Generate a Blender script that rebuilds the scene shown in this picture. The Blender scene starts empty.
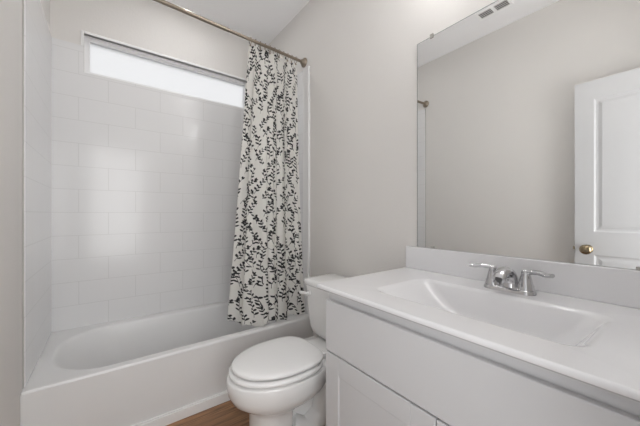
import bpy, bmesh, math, random
import numpy as np
from mathutils import Vector, Matrix
random.seed(7)
C = bpy.context.scene.collection
S = bpy.context.scene
R = math.radians

# ------------------------------------------------------------------ camera, world, lights, exposure
XR, XL, YB, YN, H = 1.2229, -0.3003, 2.485, -0.075, 2.748     # mirror wall, opposite wall, window wall, doorway wall, ceiling
cam_d = bpy.data.cameras.new('camera'); cam = bpy.data.objects.new('camera', cam_d); C.objects.link(cam)
cam.location = (0, 0, 1.1317); cam.rotation_euler = (R(90), 0, R(-36.7811))
cam_d.sensor_fit = 'HORIZONTAL'; cam_d.sensor_width = 36; cam_d.lens = 283.04 / 640 * 36
cam_d.shift_y = -(213 - 213.956) / 640; cam_d.clip_start = 0.02
S.camera = cam

w = bpy.data.worlds.new('world'); S.world = w; w.use_nodes = True
bg = w.node_tree.nodes['Background']; bg.inputs['Color'].default_value = (1.0, 0.995, 1.0, 1); bg.inputs['Strength'].default_value = .79

def area(name, loc, rot, size, power, color, size_y=None, spread=180):
    d = bpy.data.lights.new(name, 'AREA'); d.energy = power; d.color = color; d.spread = R(spread)
    if size_y: d.shape = 'RECTANGLE'; d.size = size; d.size_y = size_y
    else: d.shape = 'DISK'; d.size = size
    o = bpy.data.objects.new(name, d); C.objects.link(o); o.location = loc; o.rotation_euler = rot
    return o
area('doorway_fill', (0.10, -.75, 1.35), (R(117), 0, 0), 1.2, 33, (1.0, 1.0, 1.0), 1.9)  # added soft fill behind the camera, brightens the room through the doorway
LAMP_STRENGTH = 65.0
TUB_LAMP_STRENGTH = 72.0
SHADE_STRENGTH = 18.0

vs = S.view_settings
S.display_settings.display_device = 'sRGB'
vs.view_transform = 'Standard'; vs.look = 'None'; vs.gamma = 1.0; vs.use_curve_mapping = False
vs.exposure = 0.24
try:
    S.cycles.max_bounces = 12; S.cycles.diffuse_bounces = 8; S.cycles.glossy_bounces = 6
    S.cycles.use_denoising = True; S.cycles.sample_clamp_indirect = 6
    S.cycles.caustics_reflective = True
except Exception: pass

# ------------------------------------------------------------------ materials
def new_mat(name):
    m = bpy.data.materials.new(name); m.use_nodes = True
    return m, m.node_tree, m.node_tree.nodes['Principled BSDF']
def mat(name, col, rough=.5, metal=0.0, bump=None, coat=0.0, var=0.0, spec=.5, trans=0.0):
    m, t, p = new_mat(name); n, l = t.nodes, t.links
    p.inputs['Base Color'].default_value = (*col, 1); p.inputs['Roughness'].default_value = rough
    p.inputs['Metallic'].default_value = metal; p.inputs['Coat Weight'].default_value = coat
    p.inputs['Specular IOR Level'].default_value = spec
    p.inputs['Transmission Weight'].default_value = trans
    tc = n.new('ShaderNodeTexCoord')
    if var:
        nz = n.new('ShaderNodeTexNoise'); nz.inputs['Scale'].default_value = 6; nz.inputs['Detail'].default_value = 3
        mx = n.new('ShaderNodeMix'); mx.data_type = 'RGBA'
        mx.inputs['A'].default_value = (*[c * (1 - var) for c in col], 1); mx.inputs['B'].default_value = (*[min(1, c * (1 + var)) for c in col], 1)
        l.new(tc.outputs['Object'], nz.inputs['Vector']); l.new(nz.outputs['Fac'], mx.inputs['Factor']); l.new(mx.outputs['Result'], p.inputs['Base Color'])
    if bump:
        nz = n.new('ShaderNodeTexNoise'); nz.inputs['Scale'].default_value = bump[0]; nz.inputs['Detail'].default_value = 2
        b = n.new('ShaderNodeBump'); b.inputs['Strength'].default_value = bump[1]; b.inputs['Distance'].default_value = bump[2]
        l.new(tc.outputs['Object'], nz.inputs['Vector']); l.new(nz.outputs['Fac'], b.inputs['Height']); l.new(b.outputs['Normal'], p.inputs['Normal'])
    return m
M = {}
M['wall'] = mat('wall_paint', (.71, .693, .672), .75, bump=(90, .25, .003), var=.01, spec=.3)
M['ceiling'] = mat('ceiling_paint', (.92, .92, .93), .85, bump=(110, .2, .003), spec=.2)
M['trim'] = mat('white_trim_paint', (.83, .83, .83), .35, var=.01)
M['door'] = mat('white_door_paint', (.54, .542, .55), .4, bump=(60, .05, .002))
M['cabinet'] = mat('white_cabinet_paint', (.63, .633, .645), .42, var=.01)
M['louvre_grey'] = mat('grey_louvre', (.55, .54, .53), .6)  # mid-grey, used on the vent louvres
M['marble'] = mat('cultured_marble', (.79, .79, .805), .12, coat=.3, var=.008)
M['acrylic'] = mat('tub_acrylic', (.75, .75, .75), .3, var=.008)
M['china'] = mat('vitreous_china', (.83, .83, .825), .08, coat=.5, var=.005)
M['seat'] = mat('seat_plastic', (.84, .84, .84), .2, var=.005)
M['chrome'] = mat('chrome', (.58, .58, .59), .05, 1.0)
M['nickel'] = mat('brushed_bronze', (.34, .29, .235), .28, 1.0)
M['knob'] = mat('antique_brass', (.36, .29, .19), .22, 1.0)
M['dark'] = mat('painted_duct_shade', (.03, .03, .03), .7)
M['vent'] = mat('vent_enamel', (.95, .95, .95), .4)
M['mirror'] = mat('mirror_silver', (.90, .905, .90), .0, 1.0)
M['edge'] = mat('mirror_edge', (.20, .22, .21), .3, .3)
M['clip'] = mat('clear_clip', (.45, .43, .40), .2)
M['grey_strip'] = mat('grey_strip', (.42, .41, .39), .6)
M['vinyl'] = mat('window_vinyl', (.84, .84, .85), .35)
M['tap_plastic'] = mat('dark_rubber', (.12, .12, .12), .6)  # dark insert at the spout mouth

def glass_mat():
    m, t, p = new_mat('frosted_glass')
    p.inputs['Base Color'].default_value = (.95, .96, .97, 1); p.inputs['Roughness'].default_value = .55
    p.inputs['Transmission Weight'].default_value = 1.0; p.inputs['IOR'].default_value = 1.3
    nz = t.nodes.new('ShaderNodeTexNoise'); nz.inputs['Scale'].default_value = 160
    b = t.nodes.new('ShaderNodeBump'); b.inputs['Strength'].default_value = .3; b.inputs['Distance'].default_value = .002
    t.links.new(nz.outputs['Fac'], b.inputs['Height']); t.links.new(b.outputs['Normal'], p.inputs['Normal'])
    return m
M['glass'] = glass_mat()

def lens_mat(name, strength):
    m, t, p = new_mat(name)
    p.inputs['Base Color'].default_value = (.9, .9, .9, 1)
    p.inputs['Emission Color'].default_value = (1, .992, .985, 1); p.inputs['Emission Strength'].default_value = strength
    return m
M['lens'] = lens_mat('lamp_lens', LAMP_STRENGTH); M['tub_lens'] = lens_mat('tub_lamp_lens', TUB_LAMP_STRENGTH); M['shade'] = lens_mat('opal_shade', SHADE_STRENGTH)

def tile_mat(name, horiz, z0):
    """glossy moulded tile pattern, running bond, grooves by a Brick texture on world position"""
    m, t, p = new_mat(name); n, l = t.nodes, t.links
    p.inputs['Roughness'].default_value = .24; p.inputs['Coat Weight'].default_value = .15; p.inputs['Coat Roughness'].default_value = .05
    ge = n.new('ShaderNodeNewGeometry'); sp = n.new('ShaderNodeSeparateXYZ'); cb = n.new('ShaderNodeCombineXYZ')
    l.new(ge.outputs['Position'], sp.inputs[0]); l.new(sp.outputs[horiz], cb.inputs[0])
    ad = n.new('ShaderNodeMath'); ad.operation = 'ADD'; ad.inputs[1].default_value = z0
    l.new(sp.outputs['Z'], ad.inputs[0]); l.new(ad.outputs[0], cb.inputs[1])
    br = n.new('ShaderNodeTexBrick'); br.offset = .5
    br.inputs['Scale'].default_value = 1; br.inputs['Brick Width'].default_value = .318; br.inputs['Row Height'].default_value = .1537
    br.inputs['Mortar Size'].default_value = .0028; br.inputs['Mortar Smooth'].default_value = .6; br.inputs['Bias'].default_value = 0
    br.inputs['Color1'].default_value = (.745, .745, .75, 1); br.inputs['Color2'].default_value = (.74, .74, .745, 1); br.inputs['Mortar'].default_value = (.665, .665, .665, 1)
    l.new(cb.outputs[0], br.inputs['Vector']); l.new(br.outputs['Color'], p.inputs['Base Color'])
    iv = n.new('ShaderNodeMath'); iv.operation = 'SUBTRACT'; iv.inputs[0].default_value = 1; l.new(br.outputs['Fac'], iv.inputs[1])
    nz = n.new('ShaderNodeTexNoise'); nz.inputs['Scale'].default_value = 7; nz.inputs['Detail'].default_value = 1; l.new(ge.outputs['Position'], nz.inputs['Vector'])
    b0 = n.new('ShaderNodeBump'); b0.inputs['Strength'].default_value = .03; b0.inputs['Distance'].default_value = .02; l.new(nz.outputs['Fac'], b0.inputs['Height'])
    b = n.new('ShaderNodeBump'); b.inputs['Strength'].default_value = .22; b.inputs['Distance'].default_value = .002
    l.new(iv.outputs[0], b.inputs['Height']); l.new(b0.outputs['Normal'], b.inputs['Normal']); l.new(b.outputs['Normal'], p.inputs['Normal'])
    return m
TILE_Z = .1537 * 8 - 1.142          # a groove at z = 1.142
M['tile_back'] = tile_mat('moulded_tile_back', 'X', TILE_Z)
M['tile_side'] = tile_mat('moulded_tile_side', 'Y', TILE_Z)

def wood_mat():
    m, t, p = new_mat('wood_plank_floor'); n, l = t.nodes, t.links
    p.inputs['Roughness'].default_value = .42
    ge = n.new('ShaderNodeNewGeometry')
    br = n.new('ShaderNodeTexBrick'); br.offset = .37; br.inputs['Scale'].default_value = 1
    br.inputs['Brick Width'].default_value = 1.2; br.inputs['Row Height'].default_value = .15; br.inputs['Mortar Size'].default_value = .0012
    br.inputs['Color1'].default_value = (.30, .165, .085, 1); br.inputs['Color2'].default_value = (.225, .12, .06, 1); br.inputs['Mortar'].default_value = (.06, .03, .018, 1)
    l.new(ge.outputs['Position'], br.inputs['Vector'])
    mp = n.new('ShaderNodeMapping'); mp.inputs['Scale'].default_value = (3.0, 34, 1); l.new(ge.outputs['Position'], mp.inputs['Vector'])
    nz = n.new('ShaderNodeTexNoise'); nz.inputs['Scale'].default_value = 1.6; nz.inputs['Detail'].default_value = 6; nz.inputs['Distortion'].default_value = .8
    l.new(mp.outputs[0], nz.inputs['Vector'])
    rp = n.new('ShaderNodeValToRGB'); rp.color_ramp.elements[0].position = .3; rp.color_ramp.elements[0].color = (.45, .45, .45, 1)
    rp.color_ramp.elements[1].position = .7; rp.color_ramp.elements[1].color = (1.35, 1.3, 1.25, 1)
    l.new(nz.outputs['Fac'], rp.inputs[0])
    mx = n.new('ShaderNodeMix'); mx.data_type = 'RGBA'; mx.blend_type = 'MULTIPLY'; mx.inputs['Factor'].default_value = 1
    l.new(br.outputs['Color'], mx.inputs['A']); l.new(rp.outputs['Color'], mx.inputs['B']); l.new(mx.outputs['Result'], p.inputs['Base Color'])
    b = n.new('ShaderNodeBump'); b.inputs['Strength'].default_value = .15; b.inputs['Distance'].default_value = .002
    l.new(nz.outputs['Fac'], b.inputs['Height']); l.new(b.outputs['Normal'], p.inputs['Normal'])
    return m
M['wood'] = wood_mat()

def leaf_mat():
    """cream cloth with a printed black leaf sprig pattern (the print is stored on the cloth as the attribute ink)"""
    m, t, p = new_mat('leaf_print_cloth'); n, l = t.nodes, t.links
    p.inputs['Roughness'].default_value = .85; p.inputs['Specular IOR Level'].default_value = .15
    at = n.new('ShaderNodeAttribute'); at.attribute_name = 'ink'
    rp = n.new('ShaderNodeMapRange'); rp.inputs['From Min'].default_value = .35; rp.inputs['From Max'].default_value = .65; l.new(at.outputs['Fac'], rp.inputs['Value'])
    mx = n.new('ShaderNodeMix'); mx.data_type = 'RGBA'
    mx.inputs['A'].default_value = (.78, .77, .74, 1); mx.inputs['B'].default_value = (.045, .045, .047, 1)
    l.new(rp.outputs['Result'], mx.inputs['Factor']); l.new(mx.outputs['Result'], p.inputs['Base Color'])
    tr = n.new('ShaderNodeBsdfTranslucent'); l.new(mx.outputs['Result'], tr.inputs['Color'])
    ms = n.new('ShaderNodeMixShader'); ms.inputs[0].default_value = .25
    out = n['Material Output']; l.new(p.outputs[0], ms.inputs[1]); l.new(tr.outputs[0], ms.inputs[2]); l.new(ms.outputs[0], out.inputs['Surface'])
    return m
M['cloth'] = leaf_mat()

# ------------------------------------------------------------------ helpers
def obj(name, bm, m, parent=None, smooth=True, bevel=0.0, angle=40, subsurf=0, weighted=False):
    bmesh.ops.recalc_face_normals(bm, faces=bm.faces[:])
    me = bpy.data.meshes.new(name); bm.to_mesh(me); bm.free()
    o = bpy.data.objects.new(name, me); C.objects.link(o)
    if m: me.materials.append(m)
    if parent: o.parent = parent
    if bevel:
        b = o.modifiers.new('bevel', 'BEVEL'); b.width = bevel; b.segments = 3; b.limit_method = 'ANGLE'; b.angle_limit = R(35)
    if subsurf:
        s = o.modifiers.new('sub', 'SUBSURF'); s.levels = subsurf; s.render_levels = subsurf
    if smooth:
        for f in me.polygons: f.use_smooth = True
        me.set_sharp_from_angle(angle=R(angle)) if not subsurf and not bevel else None
    if bevel or weighted:
        wn = o.modifiers.new('weighted', 'WEIGHTED_NORMAL'); wn.keep_sharp = True; wn.weight = 100; wn.mode = 'FACE_AREA'
    return o
def empty(name, loc):
    o = bpy.data.objects.new(name, None); C.objects.link(o); o.location = loc; o.empty_display_size = .05
    return o
def tag(o, label, cat, group=None):
    o['label'] = label; o['category'] = cat
    if group: o['group'] = group
    return o
def struct(o): o['kind'] = 'structure'; return o
def adopt(o, parent):
    """parent a mesh built in world coordinates under an unrotated Empty, keeping it in place"""
    o.parent = parent; o.matrix_parent_inverse = Matrix.Translation(-Vector(parent.location)); return o
def box(bm, x0, x1, y0, y1, z0, z1):
    vs_ = [bm.verts.new(p) for p in ((x0,y0,z0),(x1,y0,z0),(x1,y1,z0),(x0,y1,z0),(x0,y0,z1),(x1,y0,z1),(x1,y1,z1),(x0,y1,z1))]
    for f in ((0,3,2,1),(4,5,6,7),(0,1,5,4),(1,2,6,5),(2,3,7,6),(3,0,4,7)): bm.faces.new([vs_[i] for i in f])
    return bm
def loft(bm, loops, cap0=True, cap1=True, closed=True):
    rows = [[bm.verts.new(p) for p in lp] for lp in loops]
    for a, b in zip(rows, rows[1:]):
        n = len(a)
        for i in range(n if closed else n - 1):
            j = (i + 1) % n
            try: bm.faces.new((a[i], a[j], b[j], b[i]))
            except ValueError: pass
    if cap0: bm.faces.new(rows[0][::-1])
    if cap1: bm.faces.new(rows[-1])
    return rows
def rrect(x0, x1, y0, y1, z, r, nc=8, ns=6):
    """rounded rectangle loop; the same number of points for any r"""
    r = min(r, (x1 - x0) / 2 - 1e-4, (y1 - y0) / 2 - 1e-4); pts = []
    cs = ((x1 - r, y0 + r, -90), (x1 - r, y1 - r, 0), (x0 + r, y1 - r, 90), (x0 + r, y0 + r, 180))
    arcs = [[(cx + r * math.cos(R(a0 + 90 * k / nc)), cy + r * math.sin(R(a0 + 90 * k / nc))) for k in range(nc + 1)] for cx, cy, a0 in cs]
    for i in range(4):
        a, b = arcs[i], arcs[(i + 1) % 4]
        pts += a
        p, q = a[-1], b[0]
        pts += [(p[0] + (q[0] - p[0]) * k / ns, p[1] + (q[1] - p[1]) * k / ns) for k in range(1, ns)]
    return [(p[0], p[1], z) for p in pts]
def lathe(bm, prof, org, axis='Z', n=28):
    """prof: (radius, height) pairs along the axis from org"""
    o = Vector(org); ax = Vector({'X': (1,0,0), 'Y': (0,1,0), 'Z': (0,0,1), '-X': (-1,0,0), '-Z': (0,0,-1)}[axis]) if isinstance(axis, str) else Vector(axis).normalized()
    e1 = ax.orthogonal().normalized(); e2 = ax.cross(e1)
    loops = [[tuple(o + ax * h + (e1 * math.cos(2*math.pi*k/n) + e2 * math.sin(2*math.pi*k/n)) * max(r, 1e-4)) for k in range(n)] for r, h in prof]
    loft(bm, loops)
def tube(bm, pts, rad, n=16, flat=1.0, up=(0,0,1)):
    """tube along pts with a radius (or list); flat scales it along the local up axis"""
    P = [Vector(p) for p in pts]; rs = rad if isinstance(rad, (list, tuple)) else [rad] * len(P); fl = flat if isinstance(flat, (list, tuple)) else [flat] * len(P)
    loops = []
    for i, p in enumerate(P):
        t = (P[min(i+1, len(P)-1)] - P[max(i-1, 0)]).normalized(); s = t.cross(Vector(up))
        if s.length < 1e-3: s = t.orthogonal()
        s.normalize(); q = s.cross(t)
        loops.append([tuple(p + s * rs[i] * math.cos(2*math.pi*k/n) + q * rs[i] * fl[i] * math.sin(2*math.pi*k/n)) for k in range(n)])
    loft(bm, loops)
def bez(ctrl, n):
    """Catmull-Rom through the control points"""
    P = [Vector(c) for c in ctrl]; P = [P[0]*2 - P[1]] + P + [P[-1]*2 - P[-2]]; out = []
    for i in range(1, len(P) - 2):
        for k in range(n):
            t = k / n; a, b, c, d = P[i-1], P[i], P[i+1], P[i+2]
            out.append(.5 * ((2*b) + (c - a)*t + (2*a - 5*b + 4*c - d)*t*t + (3*b - a - 3*c + d)*t**3))
    out.append(P[-2]); return out
BM = bmesh.new

# ------------------------------------------------------------------ room shell
T = .12
ZS = 2.261                                    # top of the tub surround
WX0, WX1, WZ0, WZ1 = -.132, 1.039, 2.084, 2.349  # window opening in the wall
struct(obj('floor', box(BM(), XL - T, XR + T, YN - 1.5, YB + T, -.1, 0), M['wood'], smooth=False))
struct(obj('ceiling', box(BM(), XL - T, XR + T, YN - T, YB + T, H, H + .1), M['ceiling'], smooth=False))
struct(obj('wall_right', box(BM(), XR, XR + T, YN - T, YB + T, 0, H), M['wall'], smooth=False))
struct(obj('wall_left', box(BM(), XL - T, XL, YN - T, YB + T, 0, H), M['wall'], smooth=False))
b = BM()
box(b, XL, WX0, YB, YB + T, 0, H); box(b, WX1, XR, YB, YB + T, 0, H); box(b, WX0, WX1, YB, YB + T, 0, WZ0); box(b, WX0, WX1, YB, YB + T, WZ1, H)
struct(obj('wall_back', b, M['wall'], smooth=False))
DX0, DX1, DZ = -.20, .415, 2.05               # doorway the photographer stands in
b = BM(); box(b, XL, DX0, YN - T, YN, 0, H); box(b, DX1, XR, YN - T, YN, 0, H); box(b, DX0, DX1, YN - T, YN, DZ, H)
struct(obj('wall_front', b, M['wall'], smooth=False))
b = BM(); box(b, DX0, DX0 + .016, YN - T, YN, 0, DZ); box(b, DX1 - .016, DX1, YN - T, YN, 0, DZ); box(b, DX0 + .016, DX1 - .016, YN - T, YN, DZ - .016, DZ)
box(b, DX1 - .006, DX1 + .056, YN, YN + .014, 0, DZ + .056); box(b, DX0 - .06, DX1 - .006, YN, YN + .014, DZ - .006, DZ + .056); box(b, DX0 - .06, DX0 - .002, YN, YN + .014, 0, DZ - .006)
struct(obj('trim_1', b, M['trim'], smooth=False))
# baseboards
b = BM(); box(b, XR - .014, XR, .89, 1.70, 0, .085); struct(obj('baseboard_right', b, M['trim'], bevel=.004))
b = BM(); box(b, XL, XL + .014, YN + .02, 1.70, 0, .085); struct(obj('baseboard_left', b, M['trim'], bevel=.004))
# shoe strip along the tub apron
b = BM(); box(b, XL + .001, XR - .002, 1.703, 1.7180, 0, .054); box(b, XL + .001, XR - .002, 1.707, 1.7180, .054, .062)
struct(obj('trim_2', b, M['trim'], bevel=.003))

# moulded tile surround on the three alcove walls
YS = 1.7605; ST = .010; ZT = .374
b = BM(); box(b, XL + ST, WX0, YB - ST, YB, ZT, ZS); box(b, WX1, XR - ST, YB - ST, YB, ZT, ZS); box(b, WX0, WX1, YB - ST, YB, ZT, WZ0)
struct(obj('wall_tile_back', b, M['tile_back'], smooth=False))
b = BM(); box(b, XL, XL + ST, YS, YB, ZT, ZS); struct(obj('wall_tile_left', b, M['tile_side'], bevel=.003))
b = BM(); box(b, XR - ST, XR, YS + .073, YB, ZT, ZS - .01); struct(obj('wall_tile_right', b, M['tile_side'], bevel=.004))
b = BM(); box(b, XR - .018, XR, YS - .004, YS + .075, ZT, ZS - .01); struct(obj('trim_3', b, M['acrylic'], bevel=.006))
b = BM(); box(b, XL, XL + .006, YS - .005, YS - .0002, ZT, ZS - .001); struct(obj('trim_4', b, M['grey_strip'], smooth=False))  # thin mid-grey strip along the front edge of the left panel

# window: outer bead, reveal, vinyl frame, frosted pane
win = struct(empty('window_1', ((WX0 + WX1) / 2, YB, WZ0)))
b = BM()
B_ = .016
box(b, WX0 - B_, WX0, YB - .013, YB + .02, ZS + .0005, WZ1 + B_); box(b, WX1, WX1 + B_, YB - .013, YB + .02, ZS + .0005, WZ1 + B_); box(b, WX0, WX1, YB - .013, YB + .02, WZ1, WZ1 + B_)
adopt(obj('window_trim', b, M['trim'], bevel=.004), win)
b = BM(); y0, y1 = YB + .032, YB + .09; FW = .028
box(b, WX0, WX0 + FW, y0, y1, WZ0, WZ1); box(b, WX1 - FW, WX1, y0, y1, WZ0, WZ1); box(b, WX0 + FW, WX1 - FW, y0, y1, WZ1 - FW, WZ1); box(b, WX0 + FW, WX1 - FW, y0, y1, WZ0, WZ0 + FW)
adopt(obj('window_frame', b, M['vinyl'], bevel=.004), win)
b = BM(); box(b, WX0, WX0 + .004, YB + .02, y0, WZ0, WZ1); box(b, WX1 - .004, WX1, YB + .02, y0, WZ0, WZ1); box(b, WX0, WX1, YB + .02, y0, WZ1 - .004, WZ1); box(b, WX0, WX1, YB - .004, y0, WZ0 - .002, WZ0 + .004)
adopt(obj('window_reveal', b, M['trim'], smooth=False), win)
b = BM(); box(b, WX0 + FW, WX1 - FW, y0 + .02, y0 + .026, WZ0 + FW, WZ1 - FW)
adopt(obj('window_pane', b, M['glass'], smooth=False), win)

# open door lying along the left wall, seen in the mirror (its free edge towards the tub)
DF = -.1999; DY0, DY1, D0, D1 = YN + .006, .523, .012, 2.037
door = struct(empty('door_1', (DF - .0175, DY0, 0)))
b = BM(); st = .098
box(b, DF - .035, DF - .008, DY0, DY1, D0, D1)                         # core, its face recessed
box(b, DF - .0085, DF, DY0, DY0 + st, D0, D1); box(b, DF - .0085, DF, DY1 - st, DY1, D0, D1)
for z0, z1 in ((D0, .23), (.855, 1.02 - .01), (D1 - .125, D1)): box(b, DF - .0085, DF, DY0 + st, DY1 - st, z0, z1)
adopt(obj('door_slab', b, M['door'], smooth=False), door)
def panel(z0, z1):
    b = BM(); ya, yb = DY0 + st, DY1 - st
    def ring(d, x): return [(x, ya + d, z0 + d), (x, yb - d, z0 + d), (x, yb - d, z1 - d), (x, ya + d, z1 - d)]
    loft(b, [ring(0, DF - .001), ring(.010, DF - .007), ring(.022, DF - .0078), ring(.040, DF - .003)], cap0=False)
    return adopt(obj('door_panel', b, M['door'], smooth=False), door)
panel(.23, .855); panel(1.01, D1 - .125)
b = BM(); lathe(b, [(.0, 0), (.031, 0), (.031, .004), (.027, .009), (.012, .012), (.0105, .026), (.016, .032), (.027, .037), (.0325, .046), (.0335, .053), (.030, .062), (.019, .069), (.0, .071)], (DF, .457, .891), 'X', 32)
adopt(obj('door_knob', b, M['knob'], angle=60), door)
b = BM(); box(b, DF - .029, DF - .006, DY1 - .001, DY1 + .0018, .862, .92); box(b, DF - .024, DF - .011, DY1, DY1 + .011, .88, .902)
adopt(obj('door_latch', b, M['knob'], smooth=False), door)

# ------------------------------------------------------------------ bathtub
tub = tag(empty('bathtub', (.46, 2.1, 0)), 'white alcove bathtub with a plain front apron below the high window', 'bathtub')
ZR = .373; YT = 1.721
ix0, ix1, iy0, iy1 = XL + .075, XR - .09, YT + .062, YB - .078
ox0, ox1, oy0, oy1 = XL + .001, XR - .001, YT, YB - .001
lv = [rrect(ox0, ox1, oy0, oy1, ZR - .035, .006), rrect(ox0, ox1, oy0, oy1, ZR - .016, .008), rrect(ox0 + .001, ox1 - .001, oy0 + .003, oy1, ZR - .004, .010), rrect(ox0 + .002, ox1 - .002, oy0 + .009, oy1 - .001, ZR, .012),
      rrect(ix0 - .016, ix1 + .016, iy0 - .016, iy1 + .016, ZR, .26), rrect(ix0 - .002, ix1 + .004, iy0 - .004, iy1 + .004, ZR - .006, .25), rrect(ix0 + .014, ix1 - .003, iy0 + .003, iy1 - .003, ZR - .022, .24),
      rrect(ix0 + .08, ix1 - .02, iy0 + .022, iy1 - .022, ZR - .12, .21), rrect(ix0 + .16, ix1 - .05, iy0 + .036, iy1 - .036, ZR - .24, .15), rrect(ix0 + .21, ix1 - .08, iy0 + .06, iy1 - .06, ZR - .29, .13),
      rrect(ix0 + .28, ix1 - .13, iy0 + .12, iy1 - .12, ZR - .305, .10)]
lv = [rrect(ix0 + .24, ix1 - .12, iy0 + .11, iy1 - .11, .045, .10), rrect(ix0 + .11, ix1 - .03, iy0 + .02, iy1 - .02, .11, .15), rrect(ix0 - .008, ix1 + .012, iy0 - .012, iy1 + .012, ZR - .036, .25)] + lv
b = BM(); loft(b, lv); adopt(obj('tub_shell', b, M['acrylic'], angle=80, weighted=True), tub)
b = BM(); box(b, ox0, ox1, YT - .0022, YT - .0001, .0, ZR - .010); adopt(obj('apron', b, M['acrylic'], bevel=.0007), tub)
b = BM(); lathe(b, [(.0, 0), (.034, 0), (.034, .003), (.028, .006), (.0, .006)], (ix1 - .25, 2.10, ZR - .3045), 'Z'); adopt(obj('drain', b, M['chrome']), tub)

# ------------------------------------------------------------------ curtain rod, rings, curtain
ZROD, ZRODL, RR = 2.309, 2.312, .0105
def yrod(x): return 1.755 + (1.838 - 1.755) * (x - XL) / (XR - XL)
def zrod(x): return ZRODL + (ZROD - ZRODL) * (x - XL) / (XR - XL)
def on_rod(x): return (x, yrod(x), zrod(x))
rod = tag(empty('curtain_rod', on_rod(XR)), 'brushed bronze shower curtain rod spanning the tub alcove near the ceiling', 'curtain rod')
b = BM(); tube(b, [on_rod(XL + .004), on_rod(.45), on_rod(XR - .004)], RR, 24); adopt(obj('rod_tube', b, M['nickel']), rod)
b = BM(); tube(b, [on_rod(XL + .004), on_rod(XL + .5), on_rod(.62)], RR * 1.14, 24); adopt(obj('outer_tube', b, M['nickel']), rod)
for x, ax in ((XR, '-X'), (XL, 'X')):
    b = BM(); lathe(b, [(.0, 0), (.036, 0), (.036, .006), (.032, .013), (.022, .019), (.017, .030), (.0, .030)], on_rod(x), ax, 32)
    adopt(obj('end_flange', b, M['nickel']), rod)

TX0, TX1, BX0, BX1, ZTOP, ZBOT = .757, 1.158, .656, 1.186, 2.284, .386
NU, NV, NF = 430, 480, 5.5
def curtain_pt(s, t):
    """s across the gathered cloth 0..1, t from the top 0 to the hem 1"""
    x0 = TX0 + (BX0 - TX0) * (t ** .85); x1 = TX1 + (BX1 - TX1) * t
    ph = 2 * math.pi * NF * (s + .012 * math.sin(5 * s + 2 * t) + .02 * t * math.sin(9 * s + 1.3))
    amp = (.012 + .010 * t) * (1 + .35 * math.sin(11 * s + .7))
    y = yrod(x0 + (x1 - x0) * s) + .002 - .068 * t ** 2 * min(1.0, s / .3) + amp * math.sin(ph) + .010 * t * math.sin(2.3 * ph + 1)
    x = x0 + (x1 - x0) * s + .011 * math.sin(2 * ph + .6) * (.5 + .5 * t)
    k = max(0.0, 1 - s / .30)                              # the free edge swings in over the tub
    y += .115 * (k ** 1.3) * t ** 1.6 + .012 * t
    z = ZTOP + (ZBOT - ZTOP) * t
    z -= .035 * max(0.0, s - .72) / .28 * (1 - t)
    if t < .15: z += .008 * math.cos(ph * 1.0) * (1 - t / .15)
    z += .010 * t * math.sin(ph * .5 + .4) * t
    return Vector((x, y, z))
b = BM()
grid = [[b.verts.new(curtain_pt(i / NU, j / NV)) for i in range(NU + 1)] for j in range(NV + 1)]
for j in range(NV):
    for i in range(NU): b.faces.new((grid[j][i], grid[j][i+1], grid[j+1][i+1], grid[j+1][i]))
# flat coordinates of the cloth: arc length across it at mid height, metres down it; the sprigs are drawn there
arc = [0.0]
for i in range(NU): arc.append(arc[-1] + (curtain_pt((i + 1) / NU, .6) - curtain_pt(i / NU, .6)).length)
CWID, CHGT = arc[-1], ZTOP - ZBOT
ua = np.array(arc) * .64; CWID *= .64; va = np.linspace(0, CHGT, NV + 1)           # va grows downwards
ink = np.zeros((NV + 1, NU + 1)); placed = []; own = []
def leaf(u, v, ang, ln, wd):
    i0, i1 = np.searchsorted(ua, u - ln), np.searchsorted(ua, u + ln); j0, j1 = np.searchsorted(va, v - ln), np.searchsorted(va, v + ln)
    if i1 <= i0 or j1 <= j0: return
    du = ua[None, i0:i1] - u; dv = va[j0:j1, None] - v
    p = du * math.cos(ang) - dv * math.sin(ang); q = du * math.sin(ang) + dv * math.cos(ang)
    k = np.abs(p) / (ln / 2); d = np.abs(q) / (wd / 2 * np.clip(1 - k ** 2.2, 1e-3, None))
    ink[j0:j1, i0:i1] = np.maximum(ink[j0:j1, i0:i1], np.clip(1.5 - d, 0, 1) * (k < 1))
def free(u, v):
    ok = all((u - a_) ** 2 + (v - c_) ** 2 > .0135 ** 2 for a_, c_ in placed)
    if ok: own.append((u, v))
    return ok
def sprig(u, v, a0, bend, n):
    """a curved stem from its foot (u, v) climbing at angle a0, leaves set along it on both sides, one at the tip"""
    if not free(u, v - .03): own.clear(); return
    ang = a0; step = .0245
    for k in range(n):
        for m_ in range(4):
            u += step / 4 * math.cos(ang); v -= step / 4 * math.sin(ang); leaf(u, v, ang, .009, .0026)
        ang += bend / n
        L = .0232 * (1 - .25 * k / n) * random.uniform(.9, 1.1)
        for sd in (-1, 1):
            if not free(u + sd * .013 * math.sin(ang), v + sd * .013 * math.cos(ang) - .006): continue
            la = ang + sd * random.uniform(.6, .85); off = .006 if sd > 0 else -.003
            leaf(u + math.cos(la) * L * .60 + off * math.cos(ang), v - math.sin(la) * L * .60 - off * math.sin(ang), la, L, .0108)
    leaf(u + math.cos(ang) * .014, v - math.sin(ang) * .014, ang, .022, .0098)
    placed.extend(own); own.clear()
GX, GY = .038, .105
for ci in range(-1, int(CWID / GX) + 2):
    for ri in range(-1, int(CHGT / GY) + 3):
        sprig(ci * GX + random.uniform(-.012, .012), ri * GY + (.5 * GY if ci % 2 else 0) + random.uniform(-.02, .02),
              math.pi / 2 + random.uniform(-.35, .35), random.choice((-1, 1)) * random.uniform(.3, 1.0), random.choice((3, 4, 5, 5)))
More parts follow.
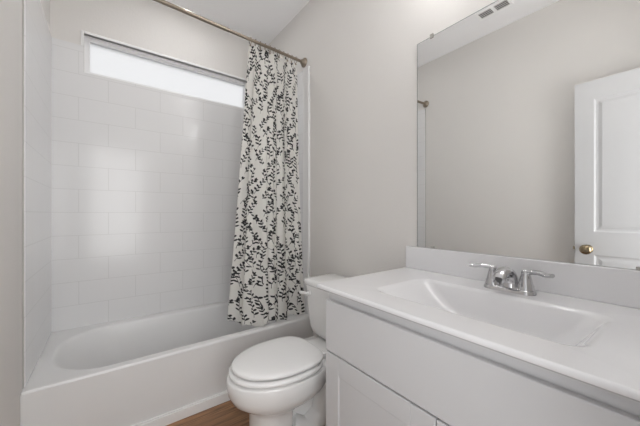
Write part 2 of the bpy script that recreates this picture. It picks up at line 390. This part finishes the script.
for _ in range(260):
    sprig(random.uniform(0, CWID), random.uniform(0, CHGT + .03), math.pi / 2 + random.uniform(-.6, .6), random.choice((-1, 1)) * random.uniform(.2, .6), random.choice((1, 2, 3)))
cur = obj('shower_curtain', b, M['cloth'], angle=180)
at = cur.data.attributes.new('ink', 'FLOAT', 'POINT'); at.data.foreach_set('value', ink.astype(np.float32).ravel())
sol = cur.modifiers.new('solid', 'SOLIDIFY'); sol.thickness = .0012; sol.offset = 0
tag(cur, 'cream shower curtain with black leaf sprig print, gathered beside the toilet end of the tub', 'shower curtain')

def ring_mesh():
    b = BM(); n = 24
    pts = []
    for k in range(n + 1):
        a = 2 * math.pi * k / n
        pts.append((0, .0185 * math.sin(a) * (1 if math.cos(a) > -.2 else .75), .024 * math.cos(a) - .0105))
    tube(b, pts, .0022, 8, up=(1, 0, 0)); lathe(b, [(.0, 0), (.005, .001), (.0065, .005), (.005, .009), (0, .010)], (-.005, -.0005 , -.041), 'X', 12)
    return b
ring0 = None
for k in range(11):
    x = TX0 + .012 + (TX1 - TX0 - .03) * k / 10
    if ring0 is None: o = ring0 = obj('curtain_ring', ring_mesh(), M['nickel'])
    else: o = ring0.copy(); C.objects.link(o)
    o.location = (x, yrod(x), zrod(x) + .0015); o.rotation_euler = (0, 0, R(random.uniform(-14, 14)))
    tag(o, 'small bronze ring holding the leaf print curtain on its rod', 'curtain ring', 'curtain rings on the rod')

# ------------------------------------------------------------------ toilet
TY = 1.235
toi = tag(empty('toilet', (.85, TY, 0)), 'white two piece toilet with closed lid between tub and vanity', 'toilet')
def egg(xf, xb, hw, z, n=56, xc=None, sq=2.0):
    """egg outline, pointed end at xf (towards the room), wide end at xb"""
    xc = xc if xc is not None else xf + (xb - xf) * .56; out = []
    for k in range(n):
        a = 2 * math.pi * k / n; c, s_ = math.cos(a), math.sin(a)
        if c < 0: x = xc + (xc - xf) * c; y = hw * math.copysign(abs(s_) ** .96, s_)
        else: x = xc + (xb - xc) * math.copysign(abs(c) ** (2 / sq), c); y = hw * math.copysign(abs(s_) ** (2 / sq), s_)
        out.append((x, TY + y, z))
    return out
ZB = .392
b = BM()
loft(b, [egg(.522, .705, .113, .0, sq=6), egg(.520, .706, .115, .012, sq=6), egg(.527, .700, .110, .04, sq=6), egg(.528, .700, .108, .18, sq=6), egg(.525, .705, .110, .215, sq=5), egg(.520, .74, .124, .240, sq=4),
         egg(.474, .83, .156, .264, sq=3), egg(.440, .89, .179, .292, sq=2.5), egg(.424, .92, .1895, .325, sq=2.4), egg(.420, .925, .192, .355, sq=2.4), egg(.4205, .925, .1915, ZB - .009, sq=2.4), egg(.425, .922, .188, ZB - .0015, sq=2.4), egg(.445, .91, .17, ZB, sq=2.4),
         egg(.480, .83, .135, ZB - .001, sq=2.4), egg(.487, .82, .128, ZB - .01, sq=2.4), egg(.50, .80, .118, ZB - .06, sq=2.3), egg(.56, .74, .07, ZB - .11, sq=2.2)])
adopt(obj('bowl', b, M['china'], angle=60), toi)
# rear deck under the tank
b = BM(); loft(b, [rrect(.84, 1.17, TY - .085, TY + .085, .24, .05), rrect(.80, 1.19, TY - .12, TY + .12, .31, .05), rrect(.79, 1.195, TY - .165, TY + .165, .362, .06), rrect(.79, 1.195, TY - .17, TY + .17, ZB - .008, .06), rrect(.798, 1.19, TY - .162, TY + .162, ZB, .055)])
adopt(obj('tank_deck', b, M['china'], angle=60), toi)
# sculpted trapway
b = BM()
for s_ in (-1, 1):
    pts = bez([(.70, TY + s_*.055, .12), (.78, TY + s_*.068, .075), (.87, TY + s_*.072, .12), (.90, TY + s_*.074, .21), (.96, TY + s_*.074, .265), (1.03, TY + s_*.072, .215), (1.05, TY + s_*.072, .12), (1.05, TY + s_*.07, .0)], 6)
    tube(b, pts, [.052 + .008 * math.sin(i / len(pts) * math.pi) for i in range(len(pts))], 16)
box(b, .701, 1.08, TY - .055, TY + .055, 0, .30)
box(b, .707, 1.10, TY - .100, TY + .100, 0, .018)
adopt(obj('trapway', b, M['china'], angle=50), toi)
for s_ in (-1, 1):
    b = BM(); lathe(b, [(.0, 0), (.014, 0), (.013, .010), (.007, .017), (0, .018)], (1.0, TY + s_*.132, .0), 'Z', 16); adopt(obj('bolt_cap', b, M['seat']), toi)
# seat ring and lid
b = BM(); z = ZB + .007
ring = [egg(.470, .840, .150, z, sq=3), egg(.434, .862, .186, z + .0005, sq=3), egg(.431, .866, .188, z + .004, sq=3), egg(.432, .866, .187, z + .013, sq=3), egg(.440, .860, .180, z + .0175, sq=3), egg(.455, .848, .168, z + .0185, sq=3),
        egg(.475, .83, .148, z + .015, sq=3), egg(.492, .81, .132, z + .006, sq=2.6), egg(.490, .81, .134, z, sq=2.6)]
loft(b, ring + [ring[0]], cap0=False, cap1=False); bmesh.ops.remove_doubles(b, verts=b.verts[:], dist=1e-6)
adopt(obj('seat', b, M['seat'], angle=60), toi)
z = ZB + .0325
b = BM(); loft(b, [egg(.490, .840, .135, z, sq=3.2), egg(.4455, .869, .174, z + .0005, sq=3.2), egg(.443, .872, .176, z + .004, sq=3.2), egg(.443, .872, .176, z + .012, sq=3.2), egg(.449, .868, .171, z + .0165, sq=3.2), egg(.466, .856, .158, z + .0195, sq=3), egg(.52, .81, .116, z + .0225, sq=2.6), egg(.60, .75, .055, z + .0235, sq=2.2)])
adopt(obj('lid', b, M['seat'], angle=60), toi)
for s_ in (-1, 1):
    b = BM(); tube(b, [(.885, TY + s_*.055, ZB + .018), (.885, TY + s_*.075, ZB + .018), (.885, TY + s_*.098, ZB + .018)], .0135, 16); box(b, .872, .902, TY + s_*.0765 - .018, TY + s_*.0765 + .018, ZB - .001, ZB + .012)
    adopt(obj('hinge', b, M['seat'], bevel=.003), toi)
# tank, lid, lever
TXF, TXB = .972, 1.200
b = BM(); loft(b, [rrect(TXF + .045, TXB - .02, TY - .188, TY + .188, ZB + .002, .05), rrect(TXF + .024, TXB - .005, TY - .210, TY + .210, ZB + .022, .05), rrect(TXF + .016, TXB, TY - .218, TY + .218, ZB + .06, .045), rrect(TXF + .004, TXB, TY - .232, TY + .232, .60, .04), rrect(TXF, TXB, TY - .237, TY + .237, .700, .04)])
adopt(obj('tank', b, M['china'], angle=60), toi)
b = BM(); o_ = .010
loft(b, [rrect(TXF - .004, TXB + .004, TY - .241, TY + .241, .7005, .04), rrect(TXF - o_, TXB + .008, TY - .248, TY + .248, .706, .042), rrect(TXF - o_, TXB + .008, TY - .248, TY + .248, .724, .042), rrect(TXF - o_ + .006, TXB + .004, TY - .242, TY + .242, .733, .040), rrect(TXF + .01, TXB - .01, TY - .215, TY + .215, .737, .035)])
adopt(obj('tank_lid', b, M['china'], angle=60), toi)
b = BM(); lathe(b, [(.0, 0), (.016, 0), (.016, .006), (.010, .010), (.010, .018), (0, .018)], (TXF + .002, TY + .172, .655), '-X', 20)
tube(b, [(TXF - .018, TY + .162, .655), (TXF - .022, TY + .187, .655), (TXF - .026, TY + .215, .652), (TXF - .027, TY + .232, .651)], [.006, .007, .0085, .008], 12, flat=1.3)
adopt(obj('flush_lever', b, M['seat']), toi)

# ------------------------------------------------------------------ vanity cabinet
VY0, VY1, VXF, VXB, VZ = -.047, .877, .682, XR - .001, .845
VYC = .4095
van = tag(empty('vanity_cabinet', ((VXF + XR) / 2, VYC, 0)), 'white shaker vanity cabinet with a wide false drawer front over two doors', 'vanity cabinet')
b = BM(); FX = VXF + .019
box(b, FX + .001, VXB, VY0, VY0 + .016, 0, VZ); box(b, FX + .001, VXB, VY1 - .016, VY1, 0, VZ); box(b, VXB - .01, VXB, VY0 + .016, VY1 - .016, .1, VZ); box(b, FX + .019, VXB - .01, VY0 + .016, VY1 - .016, .1, .116)
box(b, FX + .06, FX + .075, VY0 + .016, VY1 - .016, 0, .1)
adopt(obj('carcass', b, M['cabinet'], smooth=False), van)
b = BM(); box(b, FX, FX + .019, VY0, VY0 + .04, .1, VZ); box(b, FX, FX + .019, VY1 - .04, VY1, .1, VZ); box(b, FX, FX + .019, VY0 + .04, VY1 - .04, .79, VZ); box(b, FX, FX + .019, VY0 + .04, VY1 - .04, .1, .14); box(b, FX, FX + .019, VY0 + .04, VY1 - .04, .58, .62); box(b, FX, FX + .019, VYC - .02, VYC + .02, .14, .58)
adopt(obj('face_frame', b, M['cabinet'], smooth=False), van)
b = BM(); box(b, VXF, FX - .001, VY0 + .001, VY1 - .001, .6035, .798); adopt(obj('false_drawer_front', b, M['cabinet'], bevel=.003), van)
def vdoor(y0, y1):
    z0, z1 = .112, .5975; s_ = .076; b = BM()
    box(b, VXF, FX - .001, y0, y0 + s_, z0, z1); box(b, VXF, FX - .001, y1 - s_, y1, z0, z1); box(b, VXF, FX - .001, y0 + s_, y1 - s_, z1 - s_ + .006, z1); box(b, VXF, FX - .001, y0 + s_, y1 - s_, z0, z0 + s_ - .006)
    d = adopt(obj('cabinet_door', b, M['cabinet'], bevel=.0025), van)
    b = BM(); ya, yb, za, zb = y0 + s_, y1 - s_, z0 + s_ - .006, z1 - s_ + .006
    def ring(k, x): return [(x, ya + k, za + k), (x, yb - k, za + k), (x, yb - k, zb - k), (x, ya + k, zb - k)]
    loft(b, [ring(-.001, FX - .002), ring(-.001, VXF + .002), ring(.002, VXF + .003), ring(.0025, VXF + .004)], cap0=True)
    o = obj('door_panel_insert', b, M['cabinet'], smooth=False); o.parent = d
vdoor(VYC + .0018, VY1 - .001); vdoor(VY0 + .001, VYC - .0018)

# ------------------------------------------------------------------ countertop with integrated basin
CX0, CX1, CY0, CY1, CZ = .6422, XR - .001, -.067, .887, .863
ctop = tag(empty('countertop', ((CX0 + CX1) / 2, VYC, VZ)), 'glossy white vanity countertop with a rectangular moulded sink', 'countertop')
r = .006
bx0, bx1, by0, by1 = .758, 1.055, .135, .695
lv = [rrect(CX0 + .004, CX1, CY0 + .002, CY1 - .002, VZ + .0005, .006), rrect(CX0, CX1, CY0, CY1, VZ + .005, .008), rrect(CX0, CX1, CY0, CY1, CZ - r, .008), rrect(CX0 + .002, CX1, CY0 + .001, CY1 - .001, CZ - .002, .008), rrect(CX0 + r, CX1, CY0 + .003, CY1 - .003, CZ, .008),
      rrect(bx0 - .010, bx1 + .010, by0 - .012, by1 + .012, CZ, .055), rrect(bx0, bx1, by0, by1, CZ - .003, .05), rrect(bx0 + .008, bx1 - .008, by0 + .012, by1 - .016, CZ - .012, .05),
      rrect(bx0 + .020, bx1 - .018, by0 + .035, by1 - .055, CZ - .045, .05), rrect(bx0 + .032, bx1 - .028, by0 + .065, by1 - .110, CZ - .085, .05), rrect(bx0 + .055, bx1 - .05, by0 + .10, by1 - .16, CZ - .110, .045), rrect(bx0 + .10, bx1 - .10, by0 + .2, by1 - .24, CZ - .118, .03)]
lv = [rrect(bx0 + .09, bx1 - .09, by0 + .19, by1 - .23, CZ - .130, .03), rrect(bx0 + .04, bx1 - .035, by0 + .08, by1 - .14, CZ - .120, .05), rrect(bx0 + .01, bx1 - .01, by0 + .02, by1 - .03, CZ - .05, .05), rrect(bx0 - .004, bx1 + .004, by0 - .006, by1 + .006, VZ + .0006, .055)] + lv
b = BM(); loft(b, lv); adopt(obj('slab', b, M['marble'], angle=80, weighted=True), ctop)
b = BM(); box(b, XR - .021, XR - .001, CY0 + .002, CY1, CZ - .001, .9705); adopt(obj('backsplash', b, M['marble'], bevel=.004), ctop)
b = BM(); lathe(b, [(.0, 0), (.030, 0), (.030, .003), (.022, .005), (.021, .002), (0, .002)], ((bx0 + bx1) / 2, VYC, CZ - .1178), 'Z', 24); adopt(obj('drain', b, M['chrome']), ctop)

# ------------------------------------------------------------------ faucet
FXc, FYc = 1.128, .400
fau = tag(empty('faucet', (FXc, FYc, CZ)), 'chrome two handle faucet on the white countertop below the mirror', 'faucet')
b = BM(); loft(b, [rrect(FXc - .029, FXc + .029, FYc - .080, FYc + .080, CZ + .0004, .028), rrect(FXc - .028, FXc + .028, FYc - .079, FYc + .079, CZ + .010, .027), rrect(FXc - .024, FXc + .024, FYc - .075, FYc + .075, CZ + .014, .023)])
adopt(obj('base_plate', b, M['chrome'], angle=50), fau)
# broad arched spout reaching over the basin
b = BM()
sp = bez([(FXc + .004, FYc, CZ + .010), (FXc + .002, FYc, CZ + .036), (FXc - .010, FYc, CZ + .060), (FXc - .036, FYc, CZ + .071), (FXc - .066, FYc, CZ + .064), (FXc - .084, FYc, CZ + .050)], 6)
n_ = len(sp); tube(b, sp, [.031 - .011 * (i / (n_ - 1)) for i in range(n_)], 28, flat=[.85 - .30 * (i / (n_ - 1)) for i in range(n_)], up=(1e-3, 0, 1) if False else (0.6, 0, .8))
spo = adopt(obj('spout', b, M['chrome'], angle=60), fau)
b = BM(); d = (sp[-1] - sp[-2]).normalized(); lathe(b, [(.0, -.002), (.010, -.002), (.010, .003), (.0, .003)], tuple(sp[-1]), tuple(d), 18); o = obj('aerator', b, M['tap_plastic']); o.parent = spo
for s_ in (-1, 1):
    hy = FYc + s_ * .0508
    b = BM(); lathe(b, [(.0, .012), (.0255, .012), (.0255, .018), (.0235, .022), (.0235, .028), (.0215, .031), (.0185, .044), (.0150, .058), (.0125, .066), (.0135, .069), (.0125, .076), (.0075, .081), (0, .082)], (FXc, hy, CZ), 'Z', 28)
    h = adopt(obj('handle', b, M['chrome'], angle=45), fau)
    b = BM(); pts = bez([(FXc, hy, CZ + .072), (FXc - .004, hy + s_*.022, CZ + .076), (FXc - .010, hy + s_*.045, CZ + .076), (FXc - .015, hy + s_*.060, CZ + .073), (FXc - .019, hy + s_*.076, CZ + .075)], 4)
    tube(b, pts, [.0095 + .0045 * (i / (len(pts) - 1)) for i in range(len(pts))], 14, flat=[.9 - .42 * (i / (len(pts) - 1)) for i in range(len(pts))])
    o = obj('lever', b, M['chrome'], angle=60); o.parent = h; o.matrix_parent_inverse = Matrix.Identity(4)
b = BM(); lathe(b, [(.0, .012), (.003, .012), (.003, .04), (.006, .043), (.006, .052), (0, .054)], (FXc + .022, FYc, CZ), 'Z', 14); adopt(obj('lift_rod', b, M['chrome']), fau)

# ------------------------------------------------------------------ mirror
MY0, MY1, MZ0, MZ1 = -.035, .8298, .9715, 1.9668
mir = tag(empty('wall_mirror', (XR, .4, MZ0)), 'large frameless rectangular wall mirror above the vanity backsplash', 'mirror')
b = BM(); box(b, XR - .0058, XR - .001, MY0, MY1, MZ0, MZ1); adopt(obj('glass_edge', b, M['edge'], smooth=False), mir)
b = BM(); box(b, XR - .0062, XR - .0057, MY0 + .002, MY1 - .003, MZ0 + .0003, MZ1 - .003); adopt(obj('mirror_face', b, M['mirror'], smooth=False), mir)
for y, z, up in ((.7506, MZ1, 1), (.10, MZ1, 1), (.745, MZ0, -1), (.10, MZ0, -1)):
    b = BM(); box(b, XR - .010, XR - .0063, y - .008, y + .008, z - .009 if up > 0 else z - .0005, z + (.010 if up > 0 else .009)); 
    if up > 0: box(b, XR - .010, XR - .0005, y - .008, y + .008, z + .001, z + .010)
    adopt(obj('mirror_clip', b, M['clip'], bevel=.0015), mir)

# ------------------------------------------------------------------ ceiling fittings
vl = tag(empty('vanity_light', (XR, .40, 2.50)), 'bronze bar wall light with three opal glass shades above the mirror', 'wall light')
b = BM(); box(b, XR - .022, XR - .001, .15, .65, 2.47, 2.53); adopt(obj('wall_bar', b, M['nickel'], bevel=.006), vl)
for yy in (.22, .40, .58):
    b = BM(); tube(b, bez([(XR - .02, yy, 2.50), (XR - .09, yy, 2.506), (XR - .145, yy, 2.49), (XR - .15, yy, 2.465)], 5), .008, 12); lathe(b, [(0, 0), (.026, .0), (.030, .010), (.030, .028), (0, .030)], (XR - .15, yy, 2.440), 'Z', 24)
    a_ = adopt(obj('lamp_arm', b, M['nickel']), vl)
    b = BM(); lathe(b, [(0, 0), (.028, .001), (.036, .012), (.044, .05), (.050, .095), (.0515, .118), (0, .120)], (XR - .15, yy, 2.441), '-Z', 28); adopt(obj('lamp_shade', b, M['shade'], angle=60), vl)

ve = tag(empty('ceiling_vent', (0, .969, H)), 'white ceiling register with two louvred openings reflected at the mirror top', 'ceiling vent')
vx, y0, y1, hx = 0.0, .846, 1.092, .062
b = BM(); zc0, zc1 = H - .007, H - .0005
cells = ((.866, .955), (.978, 1.071)); cx = .040
box(b, vx - hx, vx - cx, y0, y1, zc0, zc1); box(b, vx + cx, vx + hx, y0, y1, zc0, zc1)
for a_, c_ in ((y0, cells[0][0]), (cells[0][1], cells[1][0]), (cells[1][1], y1)): box(b, vx - cx, vx + cx, a_, c_, zc0, zc1)
adopt(obj('vent_frame', b, M['vent'], bevel=.002), ve)
b = BM(); box(b, vx - cx, vx + cx, cells[0][0], cells[1][1], H - .0012, H - .0004); adopt(obj('duct_shade_sheet', b, M['dark'], smooth=False), ve)  # flat black sheet paints the shade of the duct behind the louvres
for c0, c1 in cells:
    for k in range(4):
        xx = vx - cx + .010 + k * .020; b = BM()
        loft(b, [[(xx - .003, c0, H - .0065), (xx - .0022, c0, H - .0072), (xx + .003, c0, H - .003), (xx + .0022, c0, H - .0023)], [(xx - .003, c1, H - .0065), (xx - .0022, c1, H - .0072), (xx + .003, c1, H - .003), (xx + .0022, c1, H - .0023)]])
        adopt(obj('louvre', b, M['louvre_grey'], smooth=False), ve)
for lx, ly, lab in ((.88, .62, 'round white ceiling downlight over the vanity sink'), (.46, 2.06, 'round white ceiling downlight above the bathtub')):
    dl = tag(empty('ceiling_downlight', (lx, ly, H)), lab, 'ceiling light')
    b = BM(); lathe(b, [(.066, .0005), (.092, .0005), (.092, .006), (.088, .012), (.070, .015), (.066, .012)], (lx, ly, H), '-Z', 40)
    adopt(obj('trim_ring', b, M['trim'], angle=50), dl)
    b = BM(); lathe(b, [(0, .001), (.0655, .001), (.0655, .010), (.05, .012), (0, .0125)], (lx, ly, H), '-Z', 40); adopt(obj('lamp_lens', b, M['lens' if ly < 1 else 'tub_lens']), dl)
